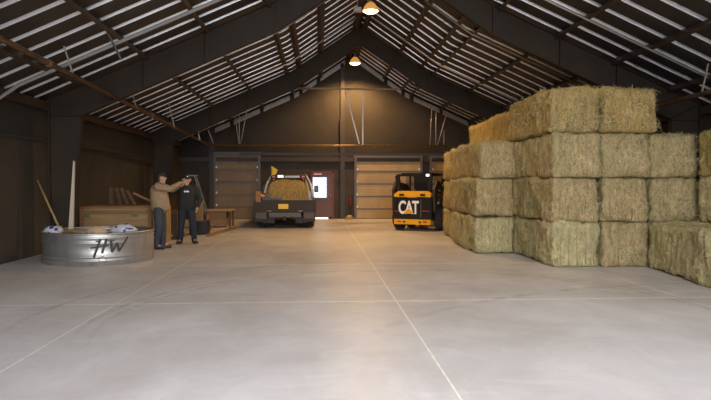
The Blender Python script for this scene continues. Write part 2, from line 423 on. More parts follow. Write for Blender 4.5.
# personnel door
dr = bpy.data.objects.new('door_4', None); COL.objects.link(dr); dr.location = (.15, YB-.03, 0); structure(dr)
fr = MB(); DW, DH = .92, 2.03
fr.box((-DW/2, -.02, DH/2), (.07, .1, DH)); fr.box((DW/2, -.02, DH/2), (.07, .1, DH)); fr.box((0, -.02, DH), (DW+.07, .1, .07))
fr.build('door_frame', M['red'], dr)
MB().box((0, 0, .08+(DH-.1)/2), (DW-.07, .05, DH-.12)).build('door_leaf', mat('brown_red_door', (.13, .06, .045), .5), dr)
pn = MB().box((-.12, -.035, 1.37), (.60, .02, .88)).build('window_pane', M['daypane'], dr)
mu = MB()
for x in (-.12-.31, -.12+.31): mu.box((x, -.05, 1.37), (.03, .03, .92))
for z in (1.37-.45, 1.37+.45): mu.box((-.12, -.05, z), (.64, .03, .03))
mu.build('window_frame', mat('blue_white_window_frame', (.15, .25, .55), .5), pn)
mu = MB()
for x in (-.22, -.02): mu.box((x, -.047, 1.37), (.012, .012, .88))
for z in (1.08, 1.37, 1.66): mu.box((-.12, -.047, z), (.60, .012, .012))
mu.build('muntin', mat('white_muntin', (.30, .34, .45), .5), pn)
MB().box((-.05, -.03, .035), (.60, .03, .07)).build('threshold_gap', M['daypane'], dr)
MB().ball((.36, -.06, 1.02), .035).build('door_handle', M['steel'], dr)
MB().box((-.2, -.08, 1.95), (.34, .02, .06)).build('door_label_strip', mat('pale_pink_sign', (.7, .5, .5), .5), dr)

# ------------------------------------------------------------------ steel frames
def frame(Y, label, depth_mid=.64):
    root = empty('steel_frame', (CX, Y, 0), label, 'steel frame', 'rigid steel portal frames')
    ft = .07   # half flange width
    top = lambda d: roof(d) - .13
    kn = 7.14  # outer column face half-width
    bot = lambda d: top(d) - depth_mid
    inner = kn - .66
    for s in (-1, 1):
        # rafter: web + flanges from ridge to knee
        ds = [0, KD, inner]
        r = MB()
        up = [(s*d, top(d)) for d in (0, KD, kn)]
        lo = [(s*inner, bot(inner)), (s*KD, bot(KD)), (0, bot(0))]
        poly = up + [(s*kn, bot(inner))] + lo
        r.prism(poly, -.008, .008, 'Y')
        for (a, b_) in zip(up[:-1], up[1:]):
            r.bar((a[0], 0, a[1]), (b_[0], 0, b_[1]), 2*ft, .02, up=(0, 0, 1))
        for (a, b_) in zip(lo[:-1], lo[1:]):
            r.bar((a[0], 0, a[1]), (b_[0], 0, b_[1]), 2*ft, .02, up=(0, 0, 1))
        for d in (1.2, KD, 3.9, 5.2):   # web stiffeners / splice plates
            r.box((s*d, 0, (top(d)+bot(d))/2), (.02, 2*ft, top(d)-bot(d)))
        r.build('rafter', M['frame'], root)
        c = MB()
        ib, it = kn-.46, inner
        zt = bot(inner)
        c.prism([(s*kn, 0), (s*kn, zt), (s*it, zt), (s*ib, 0)], -.008, .008, 'Y')
        c.bar((s*kn, 0, 0), (s*kn, 0, top(kn)), .02, 2*ft, up=(0, 1, 0)); c.bar((s*ib, 0, 0), (s*it, 0, zt), .02, 2*ft, up=(0, 1, 0))
        c.bar((s*it, 0, zt), (s*(kn-.05), 0, top(kn)-.05), .02, 2*ft, up=(0, 1, 0))
        c.bar((s*it, 0, zt-.02), (s*kn, 0, zt-.02), 2*ft, .02)
        c.box((s*(kn-.25), 0, .01), (.6, .26, .02))
        c.build('column', M['frame'], root)
    return root
frame(13.1, 'nearest dark steel portal frame, its left column behind the round stock tank')
frame(21.1, 'farther dark steel portal frame, between the two lit ceiling lamps and the back wall')
frame(5.2, 'steel portal frame close over the photographer, above the foreground floor')
frame(-2.2, 'steel portal frame behind the photographer, nearest the open front doorway')

# ------------------------------------------------------------------ purlins
pl = [(1.44, 'upper'), (2.19, 'inner purlin of the pair at the bend'), (2.60, 'outer purlin of the pair at the bend'), (3.90, 'middle'), (5.18, 'lower'), (6.5, 'lowest')]
for s, sd in ((-1, 'left'), (1, 'right')):
    for d, w_ in pl + [(.22, 'ridge')]:
        z = roof(d) - .005; sl = ((RH-KH)/KD if d < KD else .445)
        R = Matrix.Rotation(s*math.atan(sl), 3, 'Y')
        b = MB(); x = CX + s*d
        off = lambda u, v: Vector((x, (YB-.12+YF)/2, z)) + R @ Vector((u, 0, v))
        Ly = YB-.12-YF
        b.box(off(0, -.09), (.012, Ly, .18), R); b.box(off(.03*s, -.006), (.07, Ly, .012), R); b.box(off(-.03*s, -.174), (.07, Ly, .012), R)
        tag(b.build('purlin', M['purlin']), ('red-brown steel %s along the %s roof slope' % (w_ if 'purlin' in w_ else w_ + ' purlin', sd)), 'purlin', 'roof purlins')
    b = MB().box((CX+s*(HW-.1), (YB+YF)/2, EH-.12), (.16, YB-YF, .18))
    tag(b.build('eave_beam', M['purlin']), 'brown eave beam along the top of the %s wall' % sd, 'beam', 'eave beams')

# ------------------------------------------------------------------ pipes and rods
def pipe(name, pts, r, m, label, cat='pipe', group=None):
    return tag(MB().tube(pts, r, 10).build(name, m), label, cat, group)
def pz(y): return 3.50 + (3.06-3.50)*(y-8)/(24-8)
root = empty('ceiling_pipe', (-4.3, 8, pz(8)), 'long brown pipe hung under the left roof slope, running to the back wall', 'pipe')
MB().tube([(0, -12, .33), (0, 0, 0), (-.05, 16, 3.06-pz(8))], .045, 10).build('pipe_run', M['pipe'], root)
for y in (7.0, 10.8, 14.4, 18.1, 21.9):
    x = -4.3; zt = roof(CX-x+.12)-.1
    MB().bar((-.14, y-8, zt-pz(8)), (.02, y-8, pz(y)-pz(8)-.02), .035, .02).build('hanger', M['rod'], root)
for y in (9.9, 15.8): MB().tube([(0, y-8-.08, pz(y)-pz(8)), (0, y-8+.08, pz(y)-pz(8))], .065, 10).build('coupling', M['pipe'], root)
root = empty('ceiling_pipe', (7.4, 9, 3.30), 'brown pipe under the right roof slope, passing behind the topmost hay bales', 'pipe')
MB().tube([(0, -6, .1), (0, 0, 0), (0, 15, -.25)], .045, 10).build('pipe_run', M['pipe'], root)
for y in (11.2, 14.8):
    MB().bar((.12, y-9, roof(7.5-CX)-.1-3.3), (0, y-9, -.02), .035, .02).build('hanger', M['rod'], root)
root = empty('crosswise_pipe', (-4.4, 24, 3.06), 'level brass-lit pipe crossing the room just above the back doors', 'pipe')
MB().tube([(0, 0, 0), (9.6, 0, -.02)], .05, 10).build('pipe_run', M['lit_pipe'], root)
for a in [((-3.16, 3.09), (-3.35, 4.62)), ((-3.14, 3.09), (-3.16, 4.66)), ((-3.10, 3.09), (-2.80, 4.80)), ((-4.15, 3.09), (-4.5, 4.05)),
          ((4.48, 3.06), (4.55, 4.55)), ((4.72, 3.06), (4.72, 4.45)), ((4.78, 3.06), (5.15, 4.35)), ((5.05, 3.06), (5.05, 3.7))]:
    MB().tube([(a[0][0]+4.4, 0, a[0][1]-3.06), (a[1][0]+4.4, .0, min(a[1][1], roof(a[1][0]-CX)-.02)-3.06)], .018, 6).build('hanger', M['rod'], root)
tag(MB().box((CX, 23.9+.12, 2.72), (9.2, .08, .1)).build('door_beam', M['trim_dark']), 'dark horizontal beam just below the brass-lit pipe over the back doors', 'beam')
root = empty('tie_bar', (-.66, 24.05, 5.33), 'orange-lit horizontal tie bar under the ridge lamp at the back', 'tie bar')
MB().box((1.83, 0, 0), (4.0, .07, .07)).build('bar', M['lit_pipe'], root)
MB().bar((1.70, 0, 0), (2.28, 0, -2.2), .05, .05, up=(0, 1, 0)).build('diagonal_brace', M['rod'], root)
MB().box((2.42, 0, -1.15), (.05, .05, 2.3)).build('post', M['rod'], root)
def slope_path(y, s, d0, d1, drop=.26):
    pts = [(CX+s*d0, y, roof(d0)-drop)]
    if d0 < KD < d1: pts.append((CX+s*KD, y, roof(KD)-drop))
    pts.append((CX+s*d1, y, roof(d1)-drop)); return pts
for y, nm in ((15.0, 'just beyond the nearest frame'), (19.0, 'just in front of the farther frame'), (11.4, 'in front of the nearest frame')):
    for s, sd in ((-1, 'left'), (1, 'right')):
        if y == 11.4 and s < 0: continue
        pipe('slope_rod', slope_path(y, s, .25 if y > 16 else 1.2, 6.2), .020, M['rod'], 'thin pale rod following the %s roof slope %s' % (sd, nm), 'rod', 'rods under the roof slopes')
pts = slope_path(11.3, -1, 1.3, 6.9, .24); pts += [(XL+.12, 11.3, roof(7.3)-.36), (XL+.07, 11.3, roof(7.3)-.55), (XL+.07, 11.3, .6)]
pipe('grey_conduit', pts, .035, mat('grey_conduit_plastic', (.30, .29, .27), .5), 'thick pale grey conduit under the left roof slope, bending down the left wall', 'conduit')
for a, b_, side in (((-4.0, 10.6), (-3.75, 10.6), 'left'),):
    pass
for (x, y, s) in ((-3.75, 10.9, 'left'),):
    z = roof(CX-x)-.08
    tag(MB().bar((x, y, z), (x+.22, y+.1, z-.50), .05, .03).build('strut', M['purlin']), 'short brown strut hanging from a left roof purlin near the grey conduit', 'strut')
# flange braces beside the frames
for Y, nm in ((13.1, 'nearest'), (21.1, 'farther')):
    for s, sd in ((-1, 'left'), (1, 'right')):
        for d in (2.13, 3.88):
            z1 = roof(d)-.17
            b = MB().bar((CX+s*d, Y+.55, z1), (CX+s*d, Y+.06, roof(d)-.18-.5), .05, .02)
            tag(b.build('flange_brace', M['purlin']), 'short diagonal brace from the %s %s purlin to the %s frame' % (sd, 'pair' if d < 3 else 'middle', nm), 'brace', 'flange braces')

# ------------------------------------------------------------------ high-bay lamps
def lamp(i):
    y = LAMP_Y[i]; zb = 6.52
    lab = ['ceiling lamp over the photographer', 'high bay lamp above the foreground floor', 'larger, nearer dome lamp glowing orange at the top of the picture', 'smaller, farther dome lamp glowing under the ridge near the back wall'][i]
    root = empty('pendant_lamp', (1.5, y, zb), lab, 'lamp', 'ridge lamps')
    prof = [(.06, .26), (.12, .22), (.18, .14), (.225, .05), (.24, 0), (.232, 0), (.215, .05), (.17, .13), (.10, .2), (.0001, .21)]
    MB().lathe(prof, n=28).build('lamp_shade', mat('lamp_shade_glass_%d' % i, (.7, .5, .25), .35, emis=(1.0, .42, .08), estr=.55), root)
    MB().lathe([(.0001, .30), (.07, .30), (.07, .24), (.0001, .24)], n=16).lathe([(.0001, .40), (.05, .40), (.05, .30), (.0001, .30)], n=16).build('ballast', M['rod'], root)
    MB().tube([(0, 0, .39), (0, 0, .46)], .012).build('hook', M['rod'], root)
    MB().lathe([(.0001, .035), (.215, .03), (.21, .0), (.15, -.045), (.07, -.065), (.0001, -.07)], n=24).build('diffuser', M['lampglow'], root)
    l = bpy.data.lights.new('lamp_light', 'SPOT'); l.energy = LAMP_W[i]; l.color = LAMP_C[i]; l.shadow_soft_size = .2; l.spot_size = math.radians(150); l.spot_blend = .6
    o = bpy.data.objects.new('lamp_light', l); COL.objects.link(o); o.location = (0, 0, -.12); o.parent = root
for i in range(4): lamp(i)
pb = MB().box((1.12, 17.4, 6.56), (.22, .16, .12)).tube([(1.12, 17.4, 6.62), (1.12, 17.4, roof(.33)-.01)], .01)
tag(pb.build('junction_box', mat('pale_junction_box', (.6, .55, .55), .5)), 'small pale junction box beside the nearer ridge lamp', 'electrical box')

# ------------------------------------------------------------------ hay bales
BL, BW, BH = 2.36, .88, .82
def bale_mesh(seed, material, L=BL, W=BW, H=BH, nstraw=3800):
    rnd = random.Random(seed); bm = bmesh.new()
    nx, ny, nz = 17, 46, 16
    idx = {}
    def vert(i, j, k):
        key = (i, j, k)
        if key in idx: return idx[key]
        p = Vector(((i/nx-.5)*W, (j/ny-.5)*L, k/nz*H))
        # rounded edges
        q = Vector((p.x, p.y, p.z-H/2)); h = Vector((W/2, L/2, H/2)); r = .085
        inner = Vector([max(-(h[a]-r), min(h[a]-r, q[a])) for a in range(3)]); dd = q-inner
        if dd.length > 1e-6:
            m_ = max(abs(c) for c in dd)
            dd = dd.normalized()*m_
        q = inner+dd; n = dd.normalized() if dd.length > 1e-6 else Vector((0,0,1))
        o = Vector((seed*3.1, seed*1.7, 0))
        amp = noise.noise(q*1.8+o)*.072 + noise.noise(q*6+o)*.034 + noise.noise(q*17+o)*.020
        # flake ridges across the length
        amp += .010*math.sin(q.y*38 + 3*noise.noise(q*3+o))*(1 if abs(n.y) < .7 else 0)
        # strings squeeze
        for t in (-.36, -.18, 0, .18, .36):
            if abs(n.z) > .5 and abs(q.x-t*W) < .03: amp -= .008
        q = q + n*amp
        if k == 0: q.z = max(q.z, -H/2)
        idx[key] = bm.verts.new((q.x, q.y, max(0.0, q.z+H/2)))
        return idx[key]
    for i in range(nx):
        for j in range(ny):
            bm.faces.new([vert(i,j,0), vert(i,j+1,0), vert(i+1,j+1,0), vert(i+1,j,0)]); bm.faces.new([vert(i,j,nz), vert(i+1,j,nz), vert(i+1,j+1,nz), vert(i,j+1,nz)])
    for i in range(nx):
        for k in range(nz):
            bm.faces.new([vert(i,0,k), vert(i+1,0,k), vert(i+1,0,k+1), vert(i,0,k+1)]); bm.faces.new([vert(i,ny,k), vert(i,ny,k+1), vert(i+1,ny,k+1), vert(i+1,ny,k)])
    for j in range(ny):
        for k in range(nz):
            bm.faces.new([vert(0,j,k), vert(0,j,k+1), vert(0,j+1,k+1), vert(0,j+1,k)]); bm.faces.new([vert(nx,j,k), vert(nx,j+1,k), vert(nx,j+1,k+1), vert(nx,j,k+1)])
    bm.normal_update()
    fs = [f for f in bm.faces]; tops = []
    for f in fs: f.smooth = True
    wts = [(1.0 if f.normal.z > -.5 else 0)*(3 if abs(f.normal.z) < .5 or f.normal.z > .5 else 1)*(1.8 if f.normal.y < -.5 else 1) for f in fs]
    for f in rnd.choices(fs, wts, k=nstraw):
        c = f.calc_center_median() + Vector([rnd.uniform(-.03, .03) for _ in range(3)]) ; n = f.normal
        edge = max(abs(c.x)/(W/2), abs(c.z-H/2)/(H/2)) if abs(n.y) > .5 else max(abs(c.y)/(L/2), abs(c.z-H/2)/(H/2))
        t = Vector([rnd.gauss(0, 1) for _ in range(3)]); t -= n*t.dot(n); t.normalize()
        t = (t + Vector((0, 0, -.25))).normalized() if n.z < .5 else t
        lift = abs(rnd.gauss(0, .22)) + (.35 if rnd.random() < .08 else 0)
        d = (t + n*lift).normalized(); ln = rnd.uniform(.04, .13)*(1.3 if rnd.random() < .1 else 1)
        wv = d.cross(n).normalized()*rnd.uniform(.0018, .0035)
        a = c - n*.004; b_ = c + d*ln*.6; e = c + d*ln + Vector((0, 0, -.15*ln))
        if min(a.z, b_.z, e.z) < 0.004: continue
        v = [bm.verts.new(q) for q in (a-wv, a+wv, b_+wv, b_-wv, e)]
        bm.faces.new((v[0], v[1], v[2], v[3])).material_index = 1; bm.faces.new((v[3], v[2], v[4])).material_index = 1
    me = bpy.data.meshes.new('hay_bale'); bm.to_mesh(me); bm.free()
    me.materials.append(material); me.materials.append(STRAWM)
    return me
HM = {'m': [bale_mesh(i+1, HAY) for i in range(3)], 'g': [bale_mesh(i+11, HAYG) for i in range(2)], 'v': [bale_mesh(i+21, HAYV) for i in range(2)]}
twm = MB()
tw_me = []
for t in (-.36, -.18, 0, .18, .36):
    x = t*BW; hz = BH
    pts = [(x, -BL/2-.012, .06), (x, -BL/2-.012, hz-.06), (x, -BL/2+.06, hz+.006), (x, BL/2-.06, hz+.006), (x, BL/2+.012, hz-.06), (x, BL/2+.012, .06)]
    b = MB().tube(pts, .004, 4); o = b.build('twine', M['twine']); tw_me.append(o.data); bpy.data.objects.remove(o)
def bale(x0, y0, z, kind, label, rz=0, W=BW, sl=1, group='hay bales in the big stack', flip=False, var=None):
    """x0 = left face, y0 = near end"""
    me = HM[kind][random.randrange(len(HM[kind])) if var is None else var]
    o = bpy.data.objects.new('hay_bale', me); COL.objects.link(o)
    o.scale = (W/BW, sl, 1)
    o.location = (x0+W/2, y0+BL*sl/2, z); o.rotation_euler = (0, 0, rz + (PI if flip else 0))
    tag(o, label, 'hay bale', group)
    for m_ in tw_me:
        t = bpy.data.objects.new('twine', m_); COL.objects.link(t); t.parent = o
    return o
L_ = [0, .82, 1.64, 2.46]
lev = ['on the floor', 'second layer up', 'third layer up', 'top layer']
def jit(a=.03): return random.uniform(-a, a)
# front block: three columns, near ends at Y 10.7
for k in range(3):
    bale(4.27+jit(), 10.66+jit(.05), L_[k], 'mv'[k == 0], 'hay bale at the left corner of the big stack, facing the front, %s' % lev[k], jit(.015), W=.87, flip=k % 2)
    bale(5.19+jit(.015), 10.66+jit(.05), L_[k], 'm', 'hay bale in the middle of the big stack\'s near face, %s' % lev[k], jit(.012), W=.87, flip=k == 1)
    bale(6.16+jit(.015), 10.70+jit(.06), L_[k], 'm', 'hay bale at the right end of the big stack\'s near face, %s' % lev[k], jit(.012), W=.87, flip=k == 0)
bale(4.22, 10.75, L_[3], 'g', 'golden topmost hay bale, left of the two highest at the front', .02, W=.92)
bale(5.20, 10.62, L_[3], 'g', 'golden topmost hay bale, right one of the front two, ragged right edge', -.02, W=1.0, flip=True)
# stepped-out second block further back
for k in range(3):
    bale(3.42+[0, .0, .1][k], 12.82+jit(.04), L_[k], 'vmm'[k] , 'hay bale stepped out left behind the front block, %s' % lev[k], jit(.01), W=.84, flip=k % 2)
    bale(3.70-[0, .04, .04][k], 15.24+jit(.04), L_[k], 'vmm'[k], 'hay bale at the far left end of the stack beside the loader, %s' % lev[k], jit(.01), W=.84)
    bale(4.34, 13.14, L_[k], 'm', 'hay bale inside the stack behind the corner bales, %s' % lev[k], 0, W=.86)
    bale(4.62, 15.56, L_[k], 'm', 'hay bale deep inside the stack\'s far end, %s' % lev[k], 0, W=.86)
bale(4.54, 13.42, L_[3], 'g', 'golden top-layer hay bale directly behind the two highest ones', .01, W=.88)
bale(4.62, 15.84, L_[3], 'g', 'golden top-layer hay bale farthest back, smallest in view', -.01, W=.88, flip=True)
# foreground right stack
G2 = 'hay bales of the near right stack'
o = bale(5.80, 8.10, 0, 'v', 'pale green hay bale lying on the floor at the right, nearest of all', -.12, group=G2, W=.9)
bale(6.92, 8.0, 0, 'v', 'hay bale on the floor at the far right edge, under the tall near column', 0, group=G2)
bale(6.84, 8.05, L_[1], 'v', 'hay bale at the right picture edge, second layer of the near column', .01, group=G2)
bale(6.80, 8.08, L_[2], 'g', 'golden-green hay bale at the right edge, top of the near column', -.01, group=G2)

# ------------------------------------------------------------------ round stock tank
TR, TH = 1.03, .60
TX, TY = -4.40, 12.28
tank = empty('stock_tank', (TX, TY, 0), 'large round galvanised stock tank with HW painted on its side', 'stock tank')
prof = [(TR-.01, 0.0), (TR, .01), (TR, .07), (TR+.014, .085), (TR+.014, .10), (TR, .115), (TR, .14), (TR+.014, .155), (TR+.014, .17), (TR, .185),
        (TR, .40), (TR+.012, .415), (TR+.012, .43), (TR, .445), (TR, .49), (TR+.012, .505), (TR+.012, .52), (TR, .535), (TR, .585)]
b = MB().lathe(prof, n=96)
b.lathe([(TR-.004, .585), (TR-.004, .02), (.0001, .02)], n=96)
b.build('tank_shell', M['galv'], tank)
MB().tube([(TR*math.cos(t), TR*math.sin(t), .59) for t in [2*PI*k/96 for k in range(96)]], .019, 8, closed=True).build('rolled_rim', M['galv'], tank)
def cyl_stroke(b, p0, p1, wd, off=.0035):
    # p in (angle px-like metres along arc, height)
    n = 8
    for i in range(n):
        q = []
        for t in (i/n, (i+1)/n):
            s_ = p0[0]+(p1[0]-p0[0])*t; z = p0[1]+(p1[1]-p0[1])*t
            q.append((s_, z))
        dx, dz = p1[0]-p0[0], p1[1]-p0[1]; l = math.hypot(dx, dz); nx_, nz_ = -dz/l*wd/2, dx/l*wd/2
        vs = []
        for (s_, z), sg in ((q[0], 1), (q[1], 1), (q[1], -1), (q[0], -1)):
            ss, zz = s_+nx_*sg, z+nz_*sg
            a = ss*.82/TR - PI/2 + .26; r = TR + .018 + off
            vs.append(Vector((r*math.cos(a), r*math.sin(a), zz)))
        b.quad(*vs)
b = MB()
for p0, p1, wd in (((.12, .50), (-.02, .16), .05), ((.25, .50), (.15, .24), .055), ((-.08, .34), (.30, .38), .025), ((.02, .46), (.14, .47), .02),
                   ((.34, .46), (.36, .25), .055), ((.36, .25), (.47, .42), .045), ((.47, .42), (.51, .26), .055), ((.51, .26), (.72, .52), .04), ((.28, .46), (.42, .47), .02)):
    cyl_stroke(b, p0, p1, wd)
b.build('painted_letters', M['paintmark'], tank)
b = MB()
for p0, p1 in (((.08, .145), (.16, .18)), ((.16, .18), (.24, .14)), ((.24, .14), (.22, .07)), ((.22, .07), (.10, .08)), ((.10, .08), (.08, .145))): cyl_stroke(b, p0, p1, .015)
b.build('red_scribble', M['redmark'], tank)
# contents
lh = MB()
g_ = 26
pts = {}
for i in range(-g_, g_+1):
    for j in range(-g_, g_+1):
        x, y = i/g_*(TR-.02), j/g_*(TR-.02)
        if math.hypot(x, y) <= TR-.02:
            pts[i, j] = lh.bm.verts.new((x, y, .47 + .035*noise.noise(Vector((x*4, y*4, 0))) + .03*noise.noise(Vector((x*15, y*15, 3)))))
for (i, j) in list(pts):
    if all(k in pts for k in ((i+1, j), (i+1, j+1), (i, j+1))):
        lh.bm.faces.new((pts[i, j], pts[i+1, j], pts[i+1, j+1], pts[i, j+1])).smooth = True
rnd = random.Random(3)
for _ in range(900):
    a = rnd.uniform(0, 2*PI); r = (TR-.1)*math.sqrt(rnd.random()); c = Vector((r*math.cos(a), r*math.sin(a), .48)); t = rnd.uniform(0, PI*2); d = Vector((math.cos(t), math.sin(t), rnd.uniform(0, .5)))*rnd.uniform(.05, .12)
    wv = Vector((-math.sin(t), math.cos(t), 0))*.004; lh.quad(c-wv, c+wv, c+d+wv, c+d-wv)
tag(lh.build('loose_hay', M['green_hay'], loc=(TX, TY, 0)), 'loose greenish hay filling the round stock tank', 'hay', kind='stuff')
def sack(name, loc, size, rz, mats, label, spots=(), seed=0, tilt=0):
    """a filled woven sack lying on its side; spots = printed patches (fraction u0,u1,v0,v1,material)"""
    bm = bmesh.new(); nu, nv = 18, 14; V = []
    for j in range(nv+1):
        v = j/nv; row = []
        prof = (math.sin(PI*min(1, max(0, v)))**.45)
        for i in range(nu):
            t = 2*PI*i/nu
            cx_, cy_ = math.cos(t), math.sin(t)
            x = (v-.5)*size[0]; y = size[1]/2*cy_*(abs(cy_)**-.2 if abs(cy_) > .05 else 1)*max(.12, prof); z = size[2]/2*cx_*max(.06, prof)
            wr = .022*noise.noise(Vector((x*9+seed, y*9, z*9)))+.01*noise.noise(Vector((x*28+seed, y*28, z*28)))
            row.append(bm.verts.new((x+wr, y+wr, z+wr+size[2]/2)))
        V.append(row)
    for j in range(nv):
        for i in range(nu):
            f = bm.faces.new((V[j][i], V[j][(i+1)%nu], V[j+1][(i+1)%nu], V[j+1][i])); f.smooth = True
            for (u0, u1, v0, v1, mi) in spots:
                if u0 <= i/nu < u1 and v0 <= j/nv < v1: f.material_index = mi
    bm.faces.new(V[0][::-1]); bm.faces.new(V[-1])
    b = MB(); b.bm.free(); b.bm = bm
    o = b.build(name, mats); o.location = loc; o.rotation_euler = (0, tilt, rz)
    return tag(o, label, 'bag', 'sacks in the stock tank')
M['bagblue'] = mat('dark_blue_print', (.03, .04, .20), .6); M['bagred'] = mat('dull_red_print', (.28, .05, .05), .6); M['bagyellow'] = mat('dull_yellow_print', (.45, .33, .08), .6)
FB = [M['bagwhite'], M['bagblue'], M['bagred'], M['bagyellow']]
def patches(seed, n, blue=.6):
    r_ = random.Random(seed); P_ = []
    for _ in range(n):
        u, v = r_.random(), r_.uniform(.1, .8); P_.append((u, u+r_.uniform(.06, .14), v, v+r_.uniform(.07, .2), 1 if r_.random() < blue else r_.choice((2, 3))))
    return P_
sack('feed_bag', (TX-.72, TY-.42, .505), (.34, .24, .22), .3, FB, 'white and blue printed feed bag at the left rim of the tank',
     patches(2, 16, .9), 1)
sack('feed_bag', (TX+.62, TY-.45, .505), (.50, .28, .24), .25, FB, 'white, blue and yellow feed bag at the right rim of the tank',
     patches(8, 20, .7), 5)
sack('paper_sack', (TX+.20, TY-.70, .505), (.38, .24, .22), -.1, [M['paper']], 'plain tan paper sack between the printed feed bags', seed=9)
hs = MB(); hs.tube([(-.5+.05*math.sin(i*1.3)+i*.04, -.72+.05*math.cos(i*.9), .52+.012*math.sin(i*2)) for i in range(14)], .014, 6)
tag(hs.build('green_hose', M['green'], loc=(TX, TY, 0)), 'short green hose lying on hay inside the tank', 'hose')
tag(MB().box((0, 0, 0), (1.15, .12, .04), RZ(.05)).build('wooden_plank', M['wood3'], loc=(TX-.38, TY+.32, .565)), 'brown plank lying across the hay in the stock tank', 'plank')

# ------------------------------------------------------------------ things along the left wall
def stick(name, a, b_, r, m, label, cat):
    a = Vector(a); o = MB().tube([(0,0,0), Vector(b_)-a], r, 8).build(name, m); o.location = a; return tag(o, label, cat)
stick('wooden_pole', (-5.28, 12.62, 0.50), (-5.92, 12.98, 1.60), .022, M['wood'], 'thin tan wooden handle standing in the tank and leaning on the left wall', 'pole')
o = MB().prism([(0, 0), (.10, 0), (.09, 1.50), (.06, 1.52)], -.02, .02, 'Y').build('white_board', mat('pale_wood_strip', (.55, .45, .33), .6)); o.location = (-5.22, 12.80, 0.50); o.rotation_euler = (-.10, 0, 0)
tag(o, 'tall narrow pale board standing in the tank against the nearest left column', 'board')
crate = empty('wooden_crate', (-5.95, 15.2, 0), 'big long tan plywood crate behind the stock tank', 'crate')
MB().box((.88, .6, .49), (1.70, 1.1, .84)).build('crate_body', M['wood'], crate, .008)
MB().box((.88, .6, .935), (1.72, 1.14, .05)).build('crate_lid', M['wood3'], crate)
fr = MB()
for x in (.06, 1.72): fr.box((x, .04, .49), (.1, .03, .86))
fr.box((.88, .035, .82), (1.6, .03, .09)); fr.box((.88, .035, .12), (1.6, .03, .09))
fr.build('crate_batten', M['wood3'], crate)
MB().box((.18, .046-.02, .76), (.16, .006, .13)).box((1.35, .046-.02, .76), (.18, .006, .11)).build('stencil_patch', mat('faded_green_stencil', (.16, .16, .09), .8), crate)
MB().box((.3, .6, .035), (.12, 1.1, .07)).box((1.5, .6, .035), (.12, 1.1, .07)).build('skid', M['wood2'], crate)
crate2 = empty('wooden_crate', (-4.02, 15.35, 0), 'narrow upright tan crate right behind the person in the tan jacket', 'crate')
MB().box((-.08, .55, .47), (.22, 1.0, .94)).build('crate_body', M['wood'], crate2, .006)
MB().box((-.08, .04, .47), (.03, .02, .94)).build('crate_batten', M['wood3'], crate2)
rnd = random.Random(5)
for i, (px, lean, ln) in enumerate(((-5.42, .10, .52), (-5.28, .22, .50), (-5.16, .30, .50), (-5.02, .34, .44))):
    a = Vector((px, 15.75, .965)); bb = Vector((px+.0-lean*.9, 16.35, .965+ln*.86)) 
    o = MB().bar((0,0,0), (-lean*.8, .22, ln*.85), .09, .022).build('scrap_board', M['wood2']); o.location = a + Vector((lean*.8, 0, .02))
    tag(o, 'dark wooden scrap leaning on top of the big crate, %s of the four' % ['leftmost', 'second from left', 'third from left', 'rightmost'][i], 'board', 'leaning scrap boards')
o = MB().bar((0,0,0), (-.62, .0, .30), .10, .04).build('wooden_plank', M['wood3']); o.location = (-4.14, 15.7, .99)
tag(o, 'orange-brown plank propped diagonally on the right end of the big crate', 'plank')
# low slatted crate behind the two people
cr = empty('slatted_crate', (-4.9, 16.55, 0), 'dark slatted crate on a pallet behind the two people', 'crate')
for z in (.24, .40, .56, .72):
    MB().box((.52, 0, z), (1.04, .03, .13)).build('slat', M['wood2'], cr)
MB().box((.52, .45, .46), (1.0, .86, .64)).build('crate_body', M['wood2'], cr)
MB().box((.06, .45, .07), (.12, .88, .14)).box((.98, .45, .07), (.12, .88, .14)).box((.52, .45, .07), (.12, .88, .14)).build('skid', M['wood2'], cr)
# leaning cardboard and dark box right of the second person
o = MB().box((0, 0, .30), (.34, .04, .62)).build('leaning_board', M['wood3'], bevel=.005); o.location = (-3.62, 18.1, .42); o.rotation_euler = (-.12, 0, 0)
tag(o, 'reddish brown board standing on the dark box behind the person in black', 'board')
bx = empty('dark_box', (-3.6, 18.3, 0), 'low dark box on the floor right behind the person in black', 'box')
MB().box((0, 0, .20), (.52, .5, .40)).build('box_body', M['black'], bx, .01); MB().box((0, 0, .41), (.55, .53, .03)).build('box_lid', M['trim_dark'], bx)
cn = MB().lathe([(.07, 0), (.07, .42), (.03, .5), (.03, .55)], n=14, close=True).build('red_bottle', mat('rusty_red_can', (.25, .06, .02), .5)); cn.location = (-3.55, 19.3, 0)
tag(cn, 'small rusty red canister on the floor between the dark box and the bench', 'canister')
# low bench
bn = empty('work_bench', (-3.62, 21.2, 0), 'low plywood bench with a wide top near the left roller door', 'bench')
MB().box((0, .2, .60), (1.18, .9, .05)).build('bench_top', M['wood'], bn)
MB().box((.05, .25, .31), (.66, .6, .52)).build('bench_cabinet', M['wood3'], bn)
for x in (-.52, .52):
    for y in (-.18, .58): MB().box((x, y, .285), (.07, .07, .57)).build('leg', M['wood2'], bn)
o = MB().box((0, 0, .03), (.16, 3.4, .05)).build('floor_timber', M['wood3']); o.location = (-3.32, 18.2, 0); o.rotation_euler = (0, 0, -.10)
o.location = (-3.02, 19.2, 0.0)
tag(o, 'long orange-brown timber lying on the floor from the people towards the bench', 'timber')
